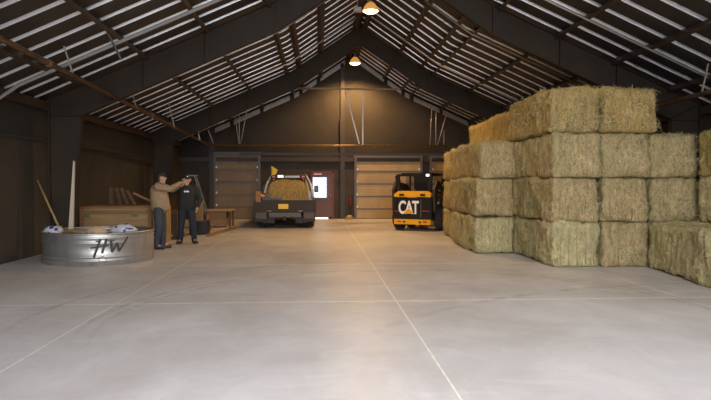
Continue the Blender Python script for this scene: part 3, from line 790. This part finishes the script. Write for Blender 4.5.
# stepladder seen side-on
ld = empty('stepladder', (-4.16, 20.0, 0), 'grey aluminium stepladder standing open behind the person in black', 'ladder')
for y in (-.22, .22):
    MB().bar((-.42, y, 0), (-.12, y*.6, 1.78), .03, .07, up=(0,1,0)).build('front_rail', M['silver'], ld)
    MB().bar((.62, y, 0), (.10, y*.6, 1.78), .03, .05, up=(0,1,0)).build('rear_rail', M['silver'], ld)
for i in range(5):
    t = (i+1)/6; MB().box((-.42+.30*t, 0, 1.78*t), (.10, .42-.16*t, .025)).build('step', M['silver'], ld)
MB().box((0, 0, 1.80), (.34, .32, .04)).build('ladder_cap', M['silver'], ld)

# ------------------------------------------------------------------ fire extinguisher and small item by the door
fe = empty('fire_extinguisher', (1.36, YB-.12, .55), 'red fire extinguisher on the back wall between the doors', 'fire extinguisher')
MB().lathe([(.0001, .0), (.06, 0), (.07, .02), (.07, .40), (.05, .47), (.02, .50), (.0001, .50)], n=16).build('cylinder_body', M['red'], fe)
MB().box((0, .06, .22), (.16, .12, .05)).build('wall_bracket', M['black'], fe)
MB().box((0, -.02, .53), (.05, .12, .05)).build('valve_handle', M['black'], fe)
MB().tube([(.02, -.02, .52), (.09, -.03, .45), (.085, -.02, .2)], .012).build('hose', M['black'], fe)
dc = empty('door_stop_block', (1.30, YB-.5, 0), 'small yellowish block on the floor at the foot of the back wall', 'block')
MB().box((0, 0, .06), (.32, .2, .12)).build('block_body', M['wood'], dc, .01); MB().box((0, 0, .15), (.18, .12, .06)).build('block_top', M['plate'], dc, .01)

# ------------------------------------------------------------------ pickup truck with hay (rear view)
tr = empty('pickup_truck', (-1.16, 20.45, 0), 'dusty grey flatbed pickup truck seen from behind, parked at the back wall', 'pickup truck')
TGm = M['truckgrey']
# bed
b = MB(); b.box((0, 1.25, .86), (2.06, 2.5, .10)); b.box((0, .0, .77), (2.10, .06, .40)); 
b.build('flat_bed', TGm, tr, .01)
for s in (-1, 1): MB().box((s*1.03, 1.25, .80), (.05, 2.5, .33)).build('bed_side', TGm, tr, .008)
for s, wx in ((-1, .44), (1, .42)):
    b = MB().box((s*(1.03-wx/2), .12, .42), (wx, .20, .38)); b.build('tool_box' , TGm, tr, .015)
    MB().box((s*(1.03-wx/2), .01, .46), (wx-.08, .012, .24)).build('box_lid', mat('worn_box_lid', (.085, .065, .048), .6), tr)
MB().box((0, .05, .47), (1.10, .16, .16)).box((0, -.03, .40), (.8, .08, .03)).build('rear_bumper', mat('dark_bumper', (.09, .07, .055), .5, .3), tr, .01)
MB().box((.0, -.02, .33), (.10, .2, .08)).ball((0, -.12, .40), .03).build('tow_hitch', M['truckgrey'], tr)
MB().box((-.05, -.045, .76), (.34, .012, .17)).box((-.05, -.053, .76), (.28, .006, .05)).build('license_plate', M['plate'], tr)
for s in (-1, 1): MB().box((s*.52, -.04, .60), (.14, .02, .05)).build('tail_light', mat('dull_red_lens', (.12, .01, .01), .3), tr)
for s in (-1, 1): MB().box((s*.55, .1, .28), (.40, .015, .2)).build('mud_flap', M['rubber'], tr)
def wheel(parent, x, y, r, wd, name='wheel', lug=24, rim=M['steel']):
    root_m = MB()
    prof = [(r*.6, -wd/2), (r*.93, -wd/2), (r, -wd/2+.03), (r, wd/2-.03), (r*.93, wd/2), (r*.6, wd/2), (r*.55, 0), (r*.6, -wd/2)]
    root_m.lathe(prof, axis='X', n=32)
    for k in range(lug):
        for s in (-1, 1):
            a = 2*PI*(k+(.5 if s > 0 else 0))/lug
            R = Matrix.Rotation(a, 3, 'X') @ Matrix.Rotation(s*.5, 3, 'Z')
            root_m.box(Matrix.Rotation(a, 3, 'X') @ Vector((s*wd*.24, 0, r+.008)), (wd*.46, .035*r/.4, .03), R)
    o = root_m.build(name, M['rubber'], parent); o.location = (x, y, r+.02)
    h = MB().lathe([(.0001, -wd*.32), (r*.3, -wd*.30), (r*.55, -wd*.40), (r*.6, -wd*.42), (r*.6, wd*.42), (r*.55, wd*.40), (r*.3, wd*.30), (.0001, wd*.32)], axis='X', n=24)
    h.build('rim', rim, o)
    return o
for s in (-1, 1):
    wheel(tr, s*.86, .95, .38, .25, rim=M['truckgrey']); wheel(tr, s*.84, 4.35, .38, .25, rim=M['truckgrey'])
    wheel(tr, s*.60, .95, .38, .22, rim=M['truckgrey'])
MB().box((-.38, 2.6, .60), (.08, 4.8, .14)).box((.38, 2.6, .60), (.08, 4.8, .14)).tube([(-.85, .95, .40), (.85, .95, .40)], .05).ball((0, .95, .40), .15).build('chassis', M['black'], tr)
# cab: lofted sections, narrowing upward
cabm = MB()
def cab_sec(y, zt, wt, wb=.93):
    return [(-wb, y, .55), (-wb, y, 1.22), (-wt, y, zt-.06), (-wt+.10, y, zt), (wt-.10, y, zt), (wt, y, zt-.06), (wb, y, 1.22), (wb, y, .55)]
secs = [cab_sec(2.62, 1.22, .90), cab_sec(2.62, 1.26, .90), cab_sec(2.80, 1.84, .67), cab_sec(3.6, 1.90, .68), cab_sec(4.0, 1.84, .66), cab_sec(4.55, 1.26, .84), cab_sec(5.3, 1.12, .80, .86)]
secs[0] = [(x, 2.62, min(z, 1.22)) for (x, y, z) in secs[1]]
rings = [[cabm.bm.verts.new(p) for p in s_] for s_ in secs[1:]]
for a, b_ in zip(rings[:-1], rings[1:]):
    for k in range(8): 
        f = cabm.bm.faces.new((a[k], a[(k+1)%8], b_[(k+1)%8], b_[k]))
cabm.bm.faces.new(rings[0][::-1]); cabm.bm.faces.new(rings[-1])
cab = cabm.build('cab', M['silver'], tr)
# rear window and curved light pillars
MB().quad((-.60, 2.612+.0, 1.24), (.60, 2.612, 1.24), (.52, 2.775, 1.74), (-.52, 2.775, 1.74)).build('rear_window', M['glassdark'], tr).location.y = -.03
rw = MB()
for s in (-1, 1):
    rw.tube([(s*.92, 2.50, 1.00), (s*.90, 2.52, 1.25), (s*.84, 2.58, 1.50), (s*.74, 2.66, 1.72), (s*.64, 2.74, 1.86)], [.05, .05, .045, .04, .035], 8)
rw.build('cab_pillar', mat('pale_grey_pillar', (.62, .60, .58), .35, .3), tr)
hb = MB(); hb.box((0, 2.5, 1.80), (1.34, .06, .11)); 
for s in (-1, 1): hb.box((s*.62, 2.5, 1.36), (.05, .06, .90)); hb.box((s*.56, 2.48, 1.55), (.16, .02, .14))
hb.box((0, 2.5, 1.45), (1.3, .03, .03))
hb.build('headache_rack', M['truckgrey'], tr)
MB().box((-.30, 2.46, 1.81), (.22, .03, .09)).build('work_light', M['ledwhite'], tr)
MB().box((.14, 2.46, 1.80), (.56, .03, .08)).build('light_bar', M['silver'], tr)
for s in (-1, 1): MB().box((s*.56, 2.46, 1.80), (.12, .03, .06)).build('marker_light', M['ledred'], tr)
for s in (-1, 1):
    m_ = MB().box((s*1.05, 4.2, 1.32), (.18, .10, .28)); m_.bar((s*.88, 4.22, 1.28), (s*1.04, 4.2, 1.30), .03, .03, up=(0,1,0)); m_.build('side_mirror', M['black'], tr, .01)
MB().box((.94, 3.4, .72), (.08, 1.6, .55)).box((-.94, 3.4, .72), (.08, 1.6, .55)).build('cab_step_panel', mat('dark_red_panel', (.16, .03, .02), .4), tr)
MB().box((0, 4.95, .80), (1.74, .95, .55)).build('hood', M['silver'], tr, .05)
# on the bed
hp = MB(); nx, ny = 30, 26; V = {}
for i in range(nx+1):
    for j in range(ny+1):
        u, v = i/nx*2-1, j/ny*2-1
        r = max(abs(u), abs(v)); x, y = u*.74, v*.78
        hgt = .74*(1-r**12)*(1-.10*u**4-.06*u*u) + .05*noise.noise(Vector((x*4, y*4, 1)))*(1-r**4) + .04*noise.noise(Vector((x*11, y*11, 2)))*(1-r**4)
        V[i, j] = hp.bm.verts.new((x, y, max(0, hgt)))
for i in range(nx):
    for j in range(ny): hp.bm.faces.new((V[i,j], V[i+1,j], V[i+1,j+1], V[i,j+1])).smooth = True
rnd = random.Random(4); hp.bm.normal_update()
for f in rnd.choices(hp.bm.faces[:], k=2200):
    c = f.calc_center_median(); n = f.normal; t = Vector([rnd.gauss(0,1) for _ in range(3)]); d = (t - n*t.dot(n)*.7).normalized()*rnd.uniform(.04, .12); wv = d.cross(n).normalized()*.003
    hp.quad(c-wv, c+wv, c+d+wv, c+d-wv)
tag(hp.build('hay_heap', HAYG, loc=(-1.12, 21.9, .91)), 'heap of loose golden hay riding on the truck bed', 'hay')
o = MB().box((0, 0, .18), (.16, .9, .36)).build('tailboard_plank', M['wood3']); o.location = (-2.20, 20.85, .91+.0)
o.rotation_euler = (0, 0, .05); o.location.x = -2.08
tag(o, 'tan upright board standing on the left edge of the truck bed', 'board')
ch = empty('chain_saw', (-1.86, 20.8, .91), 'orange and black chainsaw lying on the left of the truck bed', 'chainsaw')
MB().box((.06, 0, .10), (.30, .22, .17)).build('motor_body', M['black'], ch, .02); MB().box((-.08, 0, .20), (.24, .18, .08), Matrix.Rotation(.35, 3, 'Y')).build('top_cover', mat('orange_plastic', (.75, .25, .03), .4), ch, .02)
MB().box((.38, 0, .08), (.36, .012, .08)).build('guide_bar', M['black'], ch); MB().tube([(-.04, 0, .22), (.02, 0, .30), (.16, 0, .30), (.2, 0, .2)], .014).build('handle', M['black'], ch)
fl_ = empty('warning_flag', (-1.78, 22.85, 1.86-.95), 'yellow triangular warning flag on a pole above the truck cab', 'flag')
MB().tube([(0, 0, 0), (0, 0, 1.22)], .012).build('flag_pole', M['black'], fl_)
MB().prism([(-.02, .92), (-.02, 1.30), (.22, 1.15), (.16, 1.0)], -.008, .008, 'Y').build('pennant', mat('yellow_flag_cloth', (.85, .55, .03), .6), fl_)

# ------------------------------------------------------------------ skid steer loader
A = math.radians(-30)
sk = empty('skid_steer_loader', (3.0, 19.1, 0), 'yellow and black compact skid steer loader parked beside the hay stack', 'skid steer', rz=A)
# local: rear face at y=0, heading +y, centre x=0
BWD = .62
b = MB(); b.box((0, .75, .74), (2*BWD-.02, 1.46, .78)); b.build('engine_body', M['black'], sk, .02)
b = MB(); b.box((0, .02, .30), (2*BWD+.02, .10, .17)); b.box((0, .75, .30), (2*BWD+.0, 1.5, .12)); b.build('lower_bumper', M['cat_yellow'], sk, .01)
b = MB(); b.prism([(-BWD-.01, 1.10), (BWD+.01, 1.10), (BWD+.01, 1.20), (BWD-.12, 1.29), (-BWD+.14, 1.29), (-BWD-.01, 1.20)], -.02, .75, 'Y'); b.build('engine_hood', M['cat_yellow'], sk, .01)
for s in (-1, 1):
    b = MB().box((s*.36, -.025, 1.17), (.17, .015, .07)); b.build('hood_vent', M['black'], sk)
    MB().box((s*.44, -.035, .31), (.12, .012, .05)).build('tail_light', M['ledred'], sk)
    MB().box((s*.27, -.035, .30), (.08, .012, .05)).build('reflector', M['black'], sk)
MB().box((-.0, -.035, 1.10), (.30, .01, .04)).build('warning_decal', mat('pinkish_decal', (.6, .2, .12), .5), sk)
b = MB(); b.box((0, -.008, .74), (2*BWD, .03, .72)); b.build('rear_door', M['black'], sk, .008)
MB().box((.30, -.03, .74), (.012, .01, .60)).build('door_seam', M['steel'], sk)
st = MB(); st.box((-.30, -.028, .64), (.62, .008, .012)); st.box((.46, -.028, .66), (.26, .008, .012)); st.build('red_pinstripe', mat('red_stripe', (.8, .06, .03), .4), sk)
# lettering
cu = bpy.data.curves.new('t', 'FONT'); cu.body = 'CAT'; cu.size = .58; cu.extrude = .004; cu.offset = .016; cu.align_x = 'CENTER'; cu.space_character = .88
to = bpy.data.objects.new('t', cu); COL.objects.link(to); bpy.context.view_layer.update()
me = bpy.data.meshes.new_from_object(to.evaluated_get(bpy.context.evaluated_depsgraph_get())); bpy.data.objects.remove(to)
me.materials.clear(); me.materials.append(M['white'])
t = bpy.data.objects.new('logo_lettering', me); COL.objects.link(t); t.parent = sk; t.location = (-.12, -.030, .57); t.rotation_euler = (PI/2, 0, 0)
xs = [v.co.x for v in me.vertices]; t.scale = (.70/(max(xs)-min(xs)), 1, 1)
MB().prism([(-.30, .565), (.08, .565), (-.11, .74)], -.048, -.034, 'Y').build('logo_triangle', M['cat_yellow'], sk)
# cab cage
cg = MB()
for s in (-1, 1):
    cg.bar((s*.52, .20, 1.15), (s*.57, .12, 1.80), .13, .10, up=(0,1,0)); cg.bar((s*.57, .12, 1.80), (s*.50, 1.65, 1.84), .07, .07)
    cg.bar((s*.50, 1.65, 1.84), (s*.46, 1.75, .9), .08, .08, up=(0,1,0)); cg.box((s*.52, 1.1, 1.22), (.05, 1.1, .10))
cg.bar((-.57, .12, 1.80), (.57, .12, 1.80), .08, .06); cg.box((.22, .30, 1.56), (.55, .02, .42)); cg.box((0, 1.0, 1.86), (1.06, 1.3, .04)); cg.bar((-.5, 1.65, 1.84), (.5, 1.65, 1.84), .07, .07)
cg.bar((-.16, .2, 1.22), (-.16, .2, 1.80), .05, .04, up=(0,1,0))
cg.build('roll_cage', M['black'], sk)
for s in (-1, 1):
    wm = MB().box((s*.50, 1.1, 1.26), (.012, .8, .02)).box((s*.50, 1.1, 1.86), (.012, .8, .02))
    for k in range(9): wm.box((s*.50, .74+k*.09, 1.56), (.012, .012, .60))
    wm.build('side_screen', M['black'], sk)
se = MB(); se.box((0, 1.15, 1.14), (.50, .48, .12)); se.box((0, .92, 1.38), (.48, .10, .40)); se.build('seat', mat('black_brown_seat', (.06, .045, .03), .7), sk, .03)
# lift arms both sides
for s in (-1, 1):
    ar = MB(); x0, x1 = s*.66, s*.74
    a_, b_ = min(x0, x1), max(x0, x1)
    ar.prism([(.05, 1.35), (.30, 1.62), (1.3, 1.50), (2.35, .72), (2.45, .30), (2.28, .28), (2.12, .66), (1.2, 1.26), (.42, 1.38), (.26, .62), (.10, .62)], a_, b_, 'X')
    ar.build('lift_arm', mat('blackish_arm_%d' % (s+1), (.045, .032, .02), .6, 0, .5, 4), sk)  # mottled blackish brown arms
    MB().tube([(s*.70, .42, .85), (s*.70, 1.1, 1.34)], .035).tube([(s*.70, .42, .85), (s*.70, .8, 1.12)], .05).build('lift_cylinder', M['steel'], sk)
    MB().prism([(-.0, .35), (.0, 1.12), (.5, 1.12), (1.3, .80), (1.5, .35)], s*.60 if s > 0 else -.65, .65 if s > 0 else -.60, 'X').build('side_panel', M['black'], sk)
    for y in (.72, 1.80): wheel(sk, s*.72, y, .39, .26, lug=20, rim=M['cat_yellow'])
bk = MB(); bk.prism([(2.45, .12), (2.50, .60), (2.55, .60), (2.62, .20), (3.05, .10), (3.05, .06), (2.5, .06)], -.86, .86, 'X'); bk.build('bucket', mat('worn_bucket_steel', (.15, .12, .08), .5, .5), sk)
MB().box((.50, .05, 1.80), (.10, .08, .08)).build('rear_work_light', M['ledwhite'], sk, .01)
MB().lathe([(.035, 1.25), (.035, 1.55), (.045, 1.58)], c=(.35, .45, 0), n=12, close=True).build('exhaust', M['truckgrey'], sk)

# ------------------------------------------------------------------ people
def blob(name, segs, material, parent, vox=.012, smooth=4, balls=()):
    """capsules (a, ra, b, rb) fused to one skin by a voxel remesh"""
    b = MB()
    for a, ra, c, rc in segs:
        a, c = Vector(a), Vector(c); d = c-a; L = d.length
        if L > 1e-5:
            n = max(2, int(L/.03)); pts = [a+d*i/n for i in range(n+1)]; b.tube(pts, [ra+(rc-ra)*i/n for i in range(n+1)], 14)
        b.ball(a, ra, n=14); b.ball(c, rc, n=14)
    for c, r, sc in balls: b.ball(c, r, sc, n=16)
    o = b.build(name, material)
    m = o.modifiers.new('r', 'REMESH'); m.mode = 'VOXEL'; m.voxel_size = vox; m.use_smooth_shade = True
    s = o.modifiers.new('s', 'SMOOTH'); s.factor = .5; s.iterations = smooth
    bpy.context.view_layer.update()
    me = bpy.data.meshes.new_from_object(o.evaluated_get(bpy.context.evaluated_depsgraph_get()))
    old = o.data; o.modifiers.clear(); o.data = me; bpy.data.meshes.remove(old)
    for p in me.polygons: p.use_smooth = True
    me.materials.clear(); me.materials.append(material)
    if parent: o.parent = parent
    return o
def hand(wrist, d, up, side, curl=.3, fingers_out=(0,)):
    """palm + five fingers; d = pointing direction, up = back of the hand, side = thumb side; returns capsules"""
    w_ = Vector(wrist); d = Vector(d).normalized(); up = Vector(up); up = (up - d*up.dot(d)).normalized(); sd = Vector(side); sd = (sd - d*sd.dot(d) - up*sd.dot(up)).normalized()
    S = []
    palm = w_ + d*.085
    for o in (-.03, -.01, .01, .03): S.append((w_+sd*o*.6, .017, palm+sd*o, .0135))
    for k, (o, ln) in enumerate(((.033, .075), (.011, .084), (-.011, .078), (-.033, .062))):
        c = curl if k not in fingers_out else .05
        p = palm + sd*o; dd = d.copy()
        for j, fr_ in enumerate((.45, .32, .23)):
            ang = c*(j+1)*.9; dd = (d*math.cos(ang) - up*math.sin(ang)).normalized()
            q = p + dd*ln*fr_; S.append((p, .0098-.001*j, q, .0092-.001*j)); p = q
    t0 = w_ + sd*.028 + d*.02; t1 = t0 + (sd*.6+d*.75-up*.2).normalized()*.042; t2 = t1 + (d*.95+sd*.15-up*.3).normalized()*.032
    S += [(t0, .015, t1, .0115), (t1, .0115, t2, .009)]
    return S
def person(name, loc, rz, label, spec):
    root = empty(name, loc, label, 'person', rz=rz)
    # local frame: facing +X, left = +Y, up = +Z
    J = spec
    body, balls = [], []
    body += [(J['hip'], .12, J['chest'], .13), (J['chest'], .12, J['neck'], .062), (J['neck'], .058, J['skull'], .066)]
    for s in 'LR':
        body += [(J['hip'+s], .085, J['knee'+s], .058), (J['knee'+s], .056, J['ank'+s], .042), (J['ank'+s], .045, J['toe'+s], .038)]
        body += [(J['chest'], .09, J['sho'+s], .062), (J['sho'+s], .056, J['elb'+s], .043), (J['elb'+s], .041, J['wri'+s], .027)]
        body += hand(J['wri'+s], J['hd'+s], J['hu'+s], J['hs'+s], J.get('curl'+s, .3), J.get('out'+s, ()))
    h = Vector(J['skull']); fd = Vector(J['face']).normalized(); sd = Vector((0,0,1)).cross(fd).normalized()
    c = h + Vector((0,0,.065)) + fd*.015
    balls += [(c, .10, (.92, .92, 1.08))]
    body += [(c-Vector((0,0,.075))+fd*.035, .055, c-Vector((0,0,.105))+fd*.055, .038), (c+fd*.08+Vector((0,0,.01)), .013, c+fd*.112-Vector((0,0,.022)), .016), (c+fd*.085-Vector((0,0,.058)), .018, c+fd*.087-Vector((0,0,.066)), .016)]
    for s in (-1, 1):
        body += [(c+sd*.096*s+Vector((0,0,-.03)), .012, c+sd*.102*s+Vector((0,0,.015))-fd*.01, .016), (c+fd*.078+sd*.035*s+Vector((0,0,.034)), .012, c+fd*.082+sd*.012*s+Vector((0,0,.032)), .010)]
    blob('body', body, M['skin'], root, .0075, 2, balls)
    for s in (-1, 1):
        MB().ball(c+fd*.086+sd*.033*s+Vector((0,0,.012)), .011).build('eye', M['black'], root)
    MB().ball(c+fd*.098-Vector((0,0,.062)), .02, (.35, 1, .28) if abs(fd.x) > .7 else (1, .35, .28)).build('mouth', mat('lips', (.35, .13, .10), .5), root)
    # trousers, boots, jacket
    tr_ = []
    for s in 'LR':
        tr_ += [(J['hip'+s], .115, J['knee'+s], .085), (J['knee'+s], .083, Vector(J['ank'+s])+Vector((0,0,.01)), .072)]
    tr_ += [(J['hipL'], .115, J['hipR'], .115), (J['hip'], .14, Vector(J['hip'])+Vector((0,0,.08)), .14)]
    blob('trousers', tr_, spec['m_leg'], root, .012, 3)
    for s in 'LR':
        a = Vector(J['ank'+s]); t_ = Vector(J['toe'+s]); bo = [(a+Vector((0,0,.04)), .06, a-Vector((0,0,.03)), .06), (a-Vector((0,0,.035)), .055, t_, .045)]
        o = blob('boot', bo, M['boot'], root, .010, 2)
        for v in o.data.vertices: v.co.z = max(v.co.z, 0.0)
    jk = list(spec['jacket'])
    for s in 'LR':
        jk += [(J['chest'], .13, J['sho'+s], .088), (J['sho'+s], .088, J['elb'+s], .068), (J['elb'+s], .068, Vector(J['wri'+s])-(Vector(J['wri'+s])-Vector(J['elb'+s])).normalized()*.02, .050)]
    nk = Vector(J['neck']); jk += [(nk-Vector((0,0,.05)), .095, nk-Vector((0,0,.0)), .080)]
    blob('jacket', jk, spec['m_top'], root, .012, 3)
    return root, c, fd, sd
# person in the tan jacket: side-on, both arms stretched forward to the right
S1 = dict(hip=(0,0,.98), chest=(-.02,0,1.36), neck=(.0,0,1.53), skull=(.03,0,1.60), face=(1,.15,.05),
    hipL=(0,.09,.93), hipR=(0,-.09,.93), kneeL=(.05,.12,.50), kneeR=(.0,-.11,.50), ankL=(.03,.14,.09), ankR=(-.06,-.12,.09), toeL=(.19,.17,.045), toeR=(.12,-.14,.045),
    shoL=(.01,.19,1.46), shoR=(.01,-.19,1.46), elbL=(.27,.16,1.39), elbR=(.27,-.17,1.40), wriL=(.50,.05,1.53), wriR=(.51,-.07,1.55),
    hdL=(1,-.1,.15), hdR=(1,.05,.18), huL=(0,.3,1), huR=(0,-.3,1), hsL=(0,-1,.2), hsR=(0,1,.2), curlL=.8, curlR=.9, outR=(0,), m_leg=M['jeans'], m_top=M['jacket'],
    jacket=[((0,0,1.04), .20, (-.03,0,1.34), .19), ((.05,.05,1.0), .17, (.02,.04,1.2), .18), ((.17,-.05,.97), .09, (.06,-.04,1.25), .16), ((.12,.05,.97), .11, (.05,.04,1.2), .15), ((-.05,0,1.0), .16, (-.07,0,1.3), .15)])
p1, c, fd, sd = person('person', (-3.72, 14.22, 0), 0, 'person in tan canvas jacket and blue jeans, side-on, arms stretched out', S1)
hr = [(c+Vector((-.03,0,.03)), .098, c+Vector((-.045,0,-.04)), .085), (c+Vector((.0,0,.045)), .092, c+Vector((.02,0,.055)), .080)]
blob('hair', hr, M['hair'], p1, .010, 2)
blob('collar', [((-.05,.05,1.53), .055, (-.05,-.05,1.53), .055), ((-.05,-.05,1.53), .05, (.04,-.07,1.50), .045), ((-.05,.05,1.53), .05, (.04,.07,1.50), .045)], M['boot'], p1, .01, 2)
# person in black: facing the camera, right hand raised to the face
S2 = dict(hip=(0,0,.95), chest=(0,0,1.34), neck=(.01,0,1.50), skull=(.04,0,1.56), face=(1,.25,-.05),
    hipL=(0,.10,.90), hipR=(0,-.10,.90), kneeL=(.03,.15,.48), kneeR=(.03,-.14,.48), ankL=(.0,.18,.09), ankR=(.0,-.17,.09), toeL=(.15,.24,.045), toeR=(.15,-.22,.045),
    shoL=(.0,.20,1.42), shoR=(.0,-.20,1.42), elbL=(.02,.33,1.16), elbR=(.10,-.42,1.24), wriL=(.14,.27,.94), wriR=(.20,-.14,1.46),
    hdL=(.25,-.1,-1), hdR=(-.15,.6,.6), huL=(.2,1,0), huR=(.9,-.2,.4), hsL=(1,0,0), hsR=(0,.4,1), curlL=.4, curlR=.55, m_leg=M['dkpants'], m_top=M['hoodie'],
    jacket=[((0,.06,.96), .165, (0,.06,1.32), .17), ((0,-.06,.96), .165, (0,-.06,1.32), .17), ((0,.0,1.0), .18, (0,0,1.3), .17)])
p2, c, fd, sd = person('person', (-3.36, 15.45, 0), math.radians(-80), 'person in a black jacket and dark trousers facing us, one hand raised to the face', S2)
blob('cap', [(c+Vector((-.01,0,.06)), .094, c+Vector((-.02,0,.02)), .098), (c+fd*.08+Vector((0,0,.055)), .035, c+fd*.14+Vector((0,0,.045)), .022), (c+fd*.10+sd*.04+Vector((0,0,.05)), .022, c+fd*.10-sd*.04+Vector((0,0,.05)), .022)], M['hoodie'], p2, .010, 2)
MB().ball(c+fd*.095+Vector((0,0,.095)), .010).build('glowing_cap_button', M['ledwhite'], p2)  # white spot on the cap, made to glow by emission
lg = MB(); lg.box((.182, .0, 1.33), (.012, .12, .035), mi=0); lg.box((.182, 0, 1.365), (.012, .10, .02), mi=1); lg.build('chest_print', [M['rod'], M['red']], p2)
